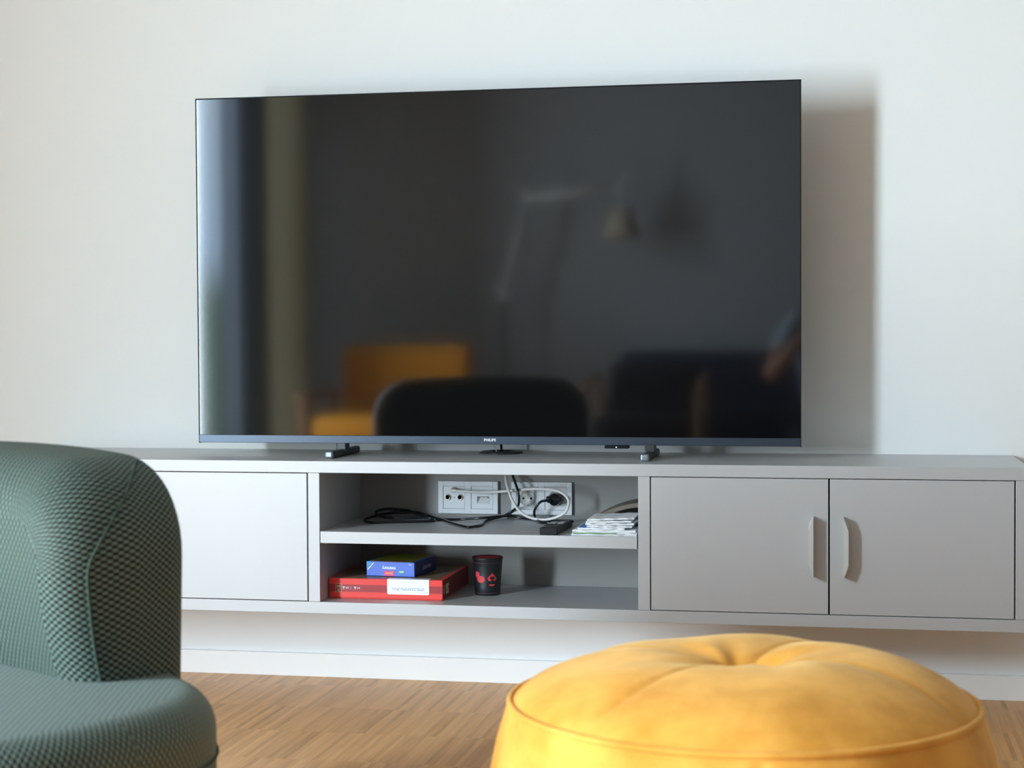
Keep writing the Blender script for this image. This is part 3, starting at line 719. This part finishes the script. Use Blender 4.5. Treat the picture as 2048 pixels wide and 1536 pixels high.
# ------------------------------------------------------------------ yellow pouf
PF = Vector((-.137, -2.056, 0))
pouf = thing('yellow_pouf', 'round mustard yellow velvet pouf with dimpled top', 'pouf', PF)
seams = [radians(a) for a in (-126, -24, 58, 150)]
NR, NA = 56, 240
def seam_d(a, sh=0):
    return min(abs((a - s_ - sh + pi) % (2 * pi) - pi) for s_ in seams)
g = Geo(); g.sm = True
RS, ZS = .2935, .380
for i in range(NR + 1):
    t = i / NR; r = RS * t
    for k in range(NA):
        a = 2 * pi * k / NA
        crown = .069 * (1 - t ** 3.0) ** .78
        rd = sqrt((r * cos(a) - .012) ** 2 + (r * sin(a)) ** 2)
        dim = -.055 * math.exp(-(rd / .028) ** 2) - .022 * math.exp(-(rd / .085) ** 2)
        sw = .20 * (1 - t) * 1.2
        d = seam_d(a, sw) * max(r, .02)
        gr = -.003 * math.exp(-(d / .005) ** 2) - .0035 * math.exp(-(d / .035) ** 2)
        gr *= min(1, t * 4) * (1 - .5 * t ** 8)
        wr = .0018 * sin(a * 9 + 3 * t) * math.exp(-((r - .06) / .05) ** 2) + .0022 * sin(a * 5 + 1.3 + 9 * t) * (1 - t) * t * 3
        wr += .004 * sin(a + 2.2) * t * (1 - t) * 4
        g.v.append((PF.x + r * cos(a), PF.y + r * sin(a), ZS + crown + dim + gr + wr - .003 * t ** 20))
for i in range(NR):
    for k in range(NA):
        k2 = (k + 1) % NA; g.face([i * NA + k, i * NA + k2, (i + 1) * NA + k2, (i + 1) * NA + k])
obj('top_cushion', g, M['velvet'], pouf)
g = Geo(); g.sm = True
prof = [(RS, ZS), (RS + .006, ZS - .010), (RS + .017, ZS - .045), (RS + .028, ZS - .095), (RS + .034, ZS - .15), (RS + .034, ZS - .21), (RS + .026, ZS - .27), (RS + .008, ZS - .33), (RS - .02, ZS - .365), (RS - .06, ZS - .3795), (.001, ZS - .3795)]
pr = []
for i in range(len(prof) - 1):
    for k in range(4):
        t = k / 4; pr.append((prof[i][0] * (1 - t) + prof[i + 1][0] * t, prof[i][1] * (1 - t) + prof[i + 1][1] * t))
pr.append(prof[-1])
vs = [radians(a) for a in (-82, -10, 62, 134, 206)]
for r, z in pr:
    for k in range(NA):
        a = 2 * pi * k / NA; d = min(abs((a - s_ + pi) % (2 * pi) - pi) for s_ in vs) * RS
        q = r - .004 * math.exp(-(d / .005) ** 2) if z < ZS - .005 and r > .2 else r
        g.v.append((PF.x + q * cos(a), PF.y + q * sin(a), z))
for i in range(len(pr) - 1):
    for k in range(NA):
        k2 = (k + 1) % NA; g.face([i * NA + k, i * NA + k2, (i + 1) * NA + k2, (i + 1) * NA + k])
obj('side_cover', g, M['velvet'], pouf)
obj('piping', Geo().tube([(PF.x + (RS + .001) * cos(2 * pi * k / 120), PF.y + (RS + .001) * sin(2 * pi * k / 120), ZS + .001) for k in range(121)], .0042, 10, 1), M['velvet'], pouf)

# ------------------------------------------------------------------ the room behind the camera (seen mirrored in the screen)
def curtain(name, label, y0, y1, x, mat, waves, amp=.035, gather=0.):
    g = Geo(); g.sm = True; n = int(waves * 14); m = 14; o = 0
    for j in range(m + 1):
        z = .02 + (ZC - .08) * j / m
        for i in range(n + 1):
            t = i / n; a = t * waves * 2 * pi
            y = y0 + (y1 - y0) * t; sp_ = gather * (1 - j / m)
            g.v.append((x + amp * (1 + .3 * sin(t * 7)) * cos(a) , y + sp_ * (t - .5) + .01 * sin(a * 2 + j * .2), z))
    for j in range(m):
        for i in range(n): o = j * (n + 1) + i; g.face([o, o + 1, o + n + 2, o + n + 1])
    t = thing(name, label, 'curtain', (x, (y0 + y1) / 2, 0))
    obj('fabric', g, mat, t)
    obj('rail', Geo().tube([(x, y0 - .03, ZC - .04), (x, y1 + .03, ZC - .04)], .011, 10, 1), M['lamp_alu'], t)
    return t
curtain('grey_curtain', 'grey-blue floor-length curtain mirrored at the left of the screen', -5.33, -4.86, XL + .08, M['curt_grey'], 8, .045)
curtain('beige_curtain', 'beige curtain mirrored beside the grey-blue curtain in the screen', -6.10, -5.40, XL + .09, M['curt_beige'], 4, .03)

def softblock(x0, x1, y0, y1, z0, z1, r): return Geo().box(x0, x1, y0, y1, z0, z1, r, 5)
def smooth_all(g): g.smooth = [True] * len(g.smooth); return g
ya = thing('yellow_armchair', 'mustard yellow armchair with wooden arms mirrored in the lower left of the screen', 'armchair', (-2.43, -5.6, 0))
obj('backrest', smooth_all(softblock(-2.80, -2.06, -5.80, -5.66, .30, .75, .04)), M['ochre'], ya)
obj('seat', smooth_all(softblock(-2.78, -2.08, -5.66, -5.02, .24, .38, .04)), M['ochre'], ya)
for x in (-2.85, -2.01):
    obj('armrest', Geo().box(x - .03, x + .03, -5.72, -5.02, .475, .50, .008), M['wood'], ya)
    for y in (-5.68, -5.07):
        obj('leg', Geo().box(x - .016, x + .016, y - .02, y + .02, .0005, .476, .004), M['wood'], ya)
    obj('seat_rail', Geo().box(x - .012, x + .012, -5.66, -5.09, .20, .245, .003), M['wood'], ya)
for y0_, y1_ in ((-5.10, -5.075), (-5.69, -5.665)): obj('cross_rail', Geo().box(-2.84, -2.02, y0_, y1_, .2, .238, .003), M['wood'], ya)

sf = thing('navy_sofa', 'dark navy sofa mirrored in the lower right of the screen', 'sofa', (-.35, -6.0, 0))
obj('backrest', smooth_all(softblock(-1.28, .60, -6.40, -6.2, .25, .70, .05)), M['navy'], sf)
for x in (-1.28, .46): obj('armrest', smooth_all(softblock(x, x + .14, -6.2, -5.55, .10, .48, .04)), M['navy'], sf)
for x in (-1.13, -.345): obj('seat_cushion', smooth_all(softblock(x, x + .78, -6.19, -5.56, .24, .40, .05)), M['navy'], sf)
obj('base', Geo().box(-1.14, .46, -6.2, -5.58, .10, .24, .01), M['navy'], sf)
for x in (-1.2, .52):
    for y in (-6.32, -5.62): obj('leg', Geo().lathe([(.014, .0005), (.02, .12)], (x, y, 0), 14), M['wood'], sf)

lc = thing('lounge_chair', 'black lounge chair with light wooden arms mirrored before the navy sofa', 'lounge chair', (-.98, -4.95, 0))
for x in (-1.26, -.70):
    obj('armrest', Geo().tube([(x, -5.20, .60), (x, -5.0, .585), (x, -4.75, .56), (x, -4.66, .52)], .018, 10, 5), M['wood'], lc)
    obj('leg', Geo().tube([(x, -5.18, .60), (x, -5.28, .3), (x, -5.36, .001)], .015, 10, 4), M['wood'], lc)
    obj('leg', Geo().tube([(x, -4.67, .53), (x, -4.64, .3), (x, -4.66, .001)], .015, 10, 4), M['wood'], lc)
obj('backrest', smooth_all(softblock(-1.22, -.74, -5.36, -5.24, .28, .66, .05)), M['charcoal'], lc)
obj('seat', smooth_all(softblock(-1.23, -.73, -5.24, -4.68, .26, .40, .04)), M['charcoal'], lc)

lp = thing('floor_lamp', 'aluminium swing-arm floor lamp with parchment shade mirrored in the screen', 'floor lamp', (-1.96, -6.2, 0))
obj('base', Geo().lathe([(.13, .0005), (.13, .012), (.02, .018), (.012, .03)], (-1.96, -6.2, 0), 40), M['lamp_alu'], lp)
obj('pole', Geo().tube([(-1.96, -6.2, .02), (-1.96, -6.2, 1.0)], .009, 12, 1), M['foot_metal'], lp)
obj('joint', Geo().box(-1.985, -1.94, -6.215, -6.185, 1.0, 1.06, .006).tube([(-1.96, -6.2, 1.03), (-2.02, -6.2, 1.10)], .010, 10, 1), M['lamp_alu'], lp)
obj('lower_arm', Geo().tube([(-1.965, -6.19, 1.04), (-1.825, -6.19, 1.58)], .014, 10, 1).tube([(-1.945, -6.21, 1.04), (-1.805, -6.21, 1.58)], .004, 8, 1), M['lamp_alu'], lp)
obj('joint', Geo().box(-1.845, -1.79, -6.215, -6.185, 1.575, 1.625, .006).tube([(-1.82, -6.2, 1.6), (-1.84, -6.2, 1.67)], .010, 10, 1), M['lamp_alu'], lp)
obj('upper_arm', Geo().tube([(-1.80, -6.2, 1.60), (-1.31, -6.2, 1.64)], .014, 10, 1).tube([(-1.80, -6.2, 1.625), (-1.31, -6.2, 1.665)], .004, 8, 1), M['lamp_alu'], lp)
obj('joint', Geo().tube([(-1.305, -6.2, 1.645), (-1.275, -6.2, 1.66), (-1.225, -6.2, 1.745)], .012, 10, 3).tube([(-1.275, -6.2, 1.66), (-1.262, -6.2, 1.53)], .010, 10, 1), M['lamp_alu'], lp)
obj('lamp_shade', Geo().lathe([(.030, .0), (.060, -.02), (.078, -.06), (.115, -.185), (.113, -.185), (.076, -.06), (.058, -.022), (.03, -.004)], (-1.258, -6.2, 1.54), 40), M['shade'], lp)

# the photographer, kneeling behind the camera (only an elbow and shirt show in the mirrored screen)
def skinned(name, chains, mat, parent, sub=1):
    verts = []; edges = []; rad = []
    for ch in chains:
        o = len(verts)
        for k, (p, r) in enumerate(ch):
            verts.append(p); rad.append(r)
            if k: edges.append((o + k - 1, o + k))
    # weld identical vertices so that limbs share joints
    me = bpy.data.meshes.new(name); uniq = {}; idx = []; vv = []; rr = []
    for p, r in zip(verts, rad):
        key = tuple(round(c, 4) for c in p)
        if key not in uniq: uniq[key] = len(vv); vv.append(p); rr.append(r)
        idx.append(uniq[key])
    w = world_origin(parent)
    me.from_pydata([(x - w.x, y - w.y, z - w.z) for x, y, z in vv], [(idx[a], idx[b_]) for a, b_ in edges], [])
    me.materials.append(mat)
    o = bpy.data.objects.new(name, me); COL.objects.link(o); o.parent = parent
    sk = o.modifiers.new('skin', 'SKIN'); me.skin_vertices.new() if hasattr(me.skin_vertices, 'new') and not len(me.skin_vertices) else None
    if len(me.skin_vertices):
        for i, d in enumerate(me.skin_vertices[0].data): d.radius = (rr[i], rr[i]); d.use_root = (i == 0)
    sk.use_smooth_shade = True
    sd = o.modifiers.new('sub', 'SUBSURF'); sd.levels = sub; sd.render_levels = sub
    return o
ph = thing('person', 'person in pale blue shirt kneeling and holding a camera, mirrored at the screen edge', 'person', (.05, -4.75, 0))
pel, chest, neck = (.05, -4.78, .34), (.05, -4.72, .74), (.045, -4.68, .92)
shL, shR, elL, elR, wrL, wrR = (-.13, -4.70, .86), (.22, -4.70, .86), (-.25, -4.54, .60), (.30, -4.54, .62), (-.09, -4.46, .80), (.11, -4.46, .80)
skinned('body', [[(pel, .12), ((.05, -4.76, .55), .115), (chest, .13), (neck, .055), ((.04, -4.66, 1.0), .055)],
                 [(chest, .13), (shL, .06), (elL, .042), ((-.17, -4.50, .70), .036), (wrL, .026)], [(chest, .13), (shR, .06), (elR, .042), ((.20, -4.50, .71), .036), (wrR, .026)]], M['skin'], ph, 2)
skinned('shirt', [[((.05, -4.78, .40), .150), ((.05, -4.76, .56), .142), (chest, .152), ((.046, -4.69, .88), .075)],
                  [(chest, .152), (shL, .078), ((-.20, -4.61, .70), .066)], [(chest, .152), (shR, .078), ((.265, -4.61, .72), .066)]], M['shirt'], ph, 2)
skinned('trousers', [[(pel, .15), ((-.05, -4.74, .27), .105), ((-.12, -4.42, .12), .078), ((-.11, -4.62, .07), .06), ((-.10, -4.86, .065), .05)],
                     [(pel, .15), ((.15, -4.74, .27), .105), ((.22, -4.42, .12), .078), ((.21, -4.62, .07), .06), ((.20, -4.86, .065), .05)]], M['trouser'], ph, 2)
for x in (-.10, .20):
    obj('shoe', smooth_all(softblock(x - .045, x + .045, -5.08, -4.84, .002, .10, .04)), M['rubber'], ph)
def head_geo(c, sx, sy, sz, hair=False):
    g = Geo(); g.sm = True; n, m = 32, 24
    for j in range(m + 1):
        ph_ = pi * j / m
        for i in range(n):
            a = 2 * pi * i / n; x, y, z = sin(ph_) * cos(a), sin(ph_) * sin(a), cos(ph_)
            jaw = 1 - .22 * max(0, -z) ; k = 1.0
            if not hair:
                k += .16 * math.exp(-((x / .16) ** 2 + ((z + .12) / .2) ** 2)) * (y > 0)         # nose
                k -= .06 * math.exp(-(((abs(x) - .36) / .16) ** 2 + ((z - .06) / .13) ** 2)) * (y > 0)  # eye sockets
                k += .04 * math.exp(-((x / .25) ** 2 + ((z + .48) / .08) ** 2)) * (y > 0)        # lips
            g.v.append((c[0] + sx * x * jaw * k, c[1] + sy * y * k * (1 - .1 * max(0, -z)), c[2] + sz * z))
    for j in range(m):
        for i in range(n):
            if hair and (sin(2 * pi * i / n) > .25 and j > m * .30 or j > m * .62): continue
            i2 = (i + 1) % n; g.face([j * n + i, j * n + i2, (j + 1) * n + i2, (j + 1) * n + i])
    return g
HC = (.04, -4.64, 1.09)
obj('head', head_geo(HC, .077, .098, .122), M['skin'], ph)
obj('hair', head_geo((HC[0], HC[1] - .006, HC[2] + .008), .085, .106, .126, True), M['hair'], ph)
for s_ in (-1, 1):
    obj('ear', Geo().lathe([(0, -.012), (.010, -.012), (.016, -.004), (.017, .006), (.008, .012), (0, .012)], (HC[0] + s_ * .076, HC[1], HC[2] - .01), 14, 'y'), M['skin'], ph)
    obj('eye', Geo().lathe([(0, .010), (.006, .0085), (.010, .004), (.011, 0)], (HC[0] + s_ * .028, HC[1] + .084, HC[2] + .006), 14, 'y'), M['label'], ph)
    w_ = wrL if s_ < 0 else wrR
    ch = [[(w_, .024), ((w_[0] - s_ * .02, w_[1] + .05, w_[2] + .02), .026)]]
    for k in range(4):
        b0 = (w_[0] - s_ * .02, w_[1] + .05, w_[2] + .02)
        ch.append([(b0, .026), ((b0[0] - s_ * .004, b0[1] + .032, b0[2] + .028 - k * .019), .0095), ((b0[0] - s_ * .020, b0[1] + .052, b0[2] + .028 - k * .019), .0085), ((b0[0] - s_ * (.040 + .004 * (k in (1, 2))), b0[1] + .050, b0[2] + .027 - k * .019), .0075)])
    b0 = (w_[0] - s_ * .02, w_[1] + .05, w_[2] + .02)
    ch.append([(w_, .024), ((w_[0] - s_ * .035, w_[1] + .022, w_[2] + .04), .011), ((w_[0] - s_ * .05, w_[1] + .035, w_[2] + .058), .009)])
    skinned('hand', ch, M['skin'], ph, 1)
pcam = thing('camera', 'black photo camera held by the kneeling person', 'camera', (.01, -4.40, .79))
obj('camera_body', Geo().box(-.055, .075, -4.44, -4.385, .785, .875, .01, 3).box(-.01, .035, -4.435, -4.39, .87, .905, .008), M['camera_body'], pcam)
obj('lens_hood', Geo().lathe([(.030, 0), (.036, .004), (.036, .06), (.033, .06), (.030, .02), (0, .02)], (.01, -4.386, .828), 32, 'y'), M['camera_body'], pcam)

ph.location.x -= .10; pcam.location.x -= .10
# ------------------------------------------------------------------ light
def area(name, loc, rot, sx, sy, power, col, spread=None):
    l = bpy.data.lights.new(name, 'AREA'); l.shape = 'RECTANGLE'; l.size = sx; l.size_y = sy; l.energy = power; l.color = col
    o = bpy.data.objects.new(name, l); COL.objects.link(o); o.location = loc; o.rotation_euler = rot
    if spread: l.spread = spread
    return o
# daylight entering through the tall window, from outside the glass
area('window_daylight', (XL - .16, -4.46, 1.25), (0, radians(-90), radians(20)), 2.35, .56, 425, (.75, .90, 1.0))
area('added_ceiling_fill', (-.9, -3.3, ZC - .02), (0, 0, 0), 1.6, 1.6, 1.5, (1.0, .9, .75))  # added soft fill for the room's ambient light, no real fitting

W = bpy.data.worlds.new('outdoors'); sc.world = W; W.use_nodes = True
N, L = W.node_tree.nodes, W.node_tree.links
bg = N['Background']; tc = N.new('ShaderNodeTexCoord'); sp_ = N.new('ShaderNodeSeparateXYZ'); L.new(tc.outputs['Generated'], sp_.inputs['Vector'])
nz = N.new('ShaderNodeTexNoise'); nz.inputs['Scale'].default_value = 30; L.new(tc.outputs['Generated'], nz.inputs['Vector'])
ad = N.new('ShaderNodeMath'); ad.operation = 'MULTIPLY_ADD'; ad.inputs[1].default_value = .03; L.new(nz.outputs['Fac'], ad.inputs[0]); L.new(sp_.outputs['Z'], ad.inputs[2])
cr = N.new('ShaderNodeValToRGB'); L.new(ad.outputs[0], cr.inputs['Fac']); e = cr.color_ramp.elements
e[0].position = .0; e[0].color = (.03, .075, .03, 1); e[1].position = .2; e[1].color = (.62, .82, 1.0, 1)
a = e.new(.025); a.color = (.04, .09, .05, 1); a = e.new(.06); a.color = (.45, .66, .92, 1)
L.new(cr.outputs['Color'], bg.inputs['Color']); bg.inputs['Strength'].default_value = 8

# ------------------------------------------------------------------ camera
cam = bpy.data.cameras.new('camera'); cam.sensor_width = 36; cam.lens = 3452.7 / 2048 * 36
co = bpy.data.objects.new('camera', cam); COL.objects.link(co)
yaw, pt, ro = radians(11.1315), radians(-1.5027), radians(-.2511)
fw = Vector((-sin(yaw) * cos(pt), cos(yaw) * cos(pt), sin(pt))); rt = Vector((cos(yaw), sin(yaw), 0)); up = rt.cross(fw)
r2 = cos(ro) * rt + sin(ro) * up; u2 = -sin(ro) * rt + cos(ro) * up
m = Matrix((r2, u2, -fw)).transposed().to_4x4(); m.translation = Vector((0, -4.2508, .8408)); co.matrix_world = m
cam.clip_start = .02
cam.dof.use_dof = True; cam.dof.focus_distance = 4.0; cam.dof.aperture_fstop = 6.5
sc.camera = co
sc.view_settings.view_transform = 'Standard'; sc.view_settings.look = 'None'; sc.view_settings.exposure = 0; sc.view_settings.gamma = 1
sc.cycles.use_denoising = True; sc.cycles.sample_clamp_indirect = 6; sc.cycles.max_bounces = 8; sc.cycles.diffuse_bounces = 5
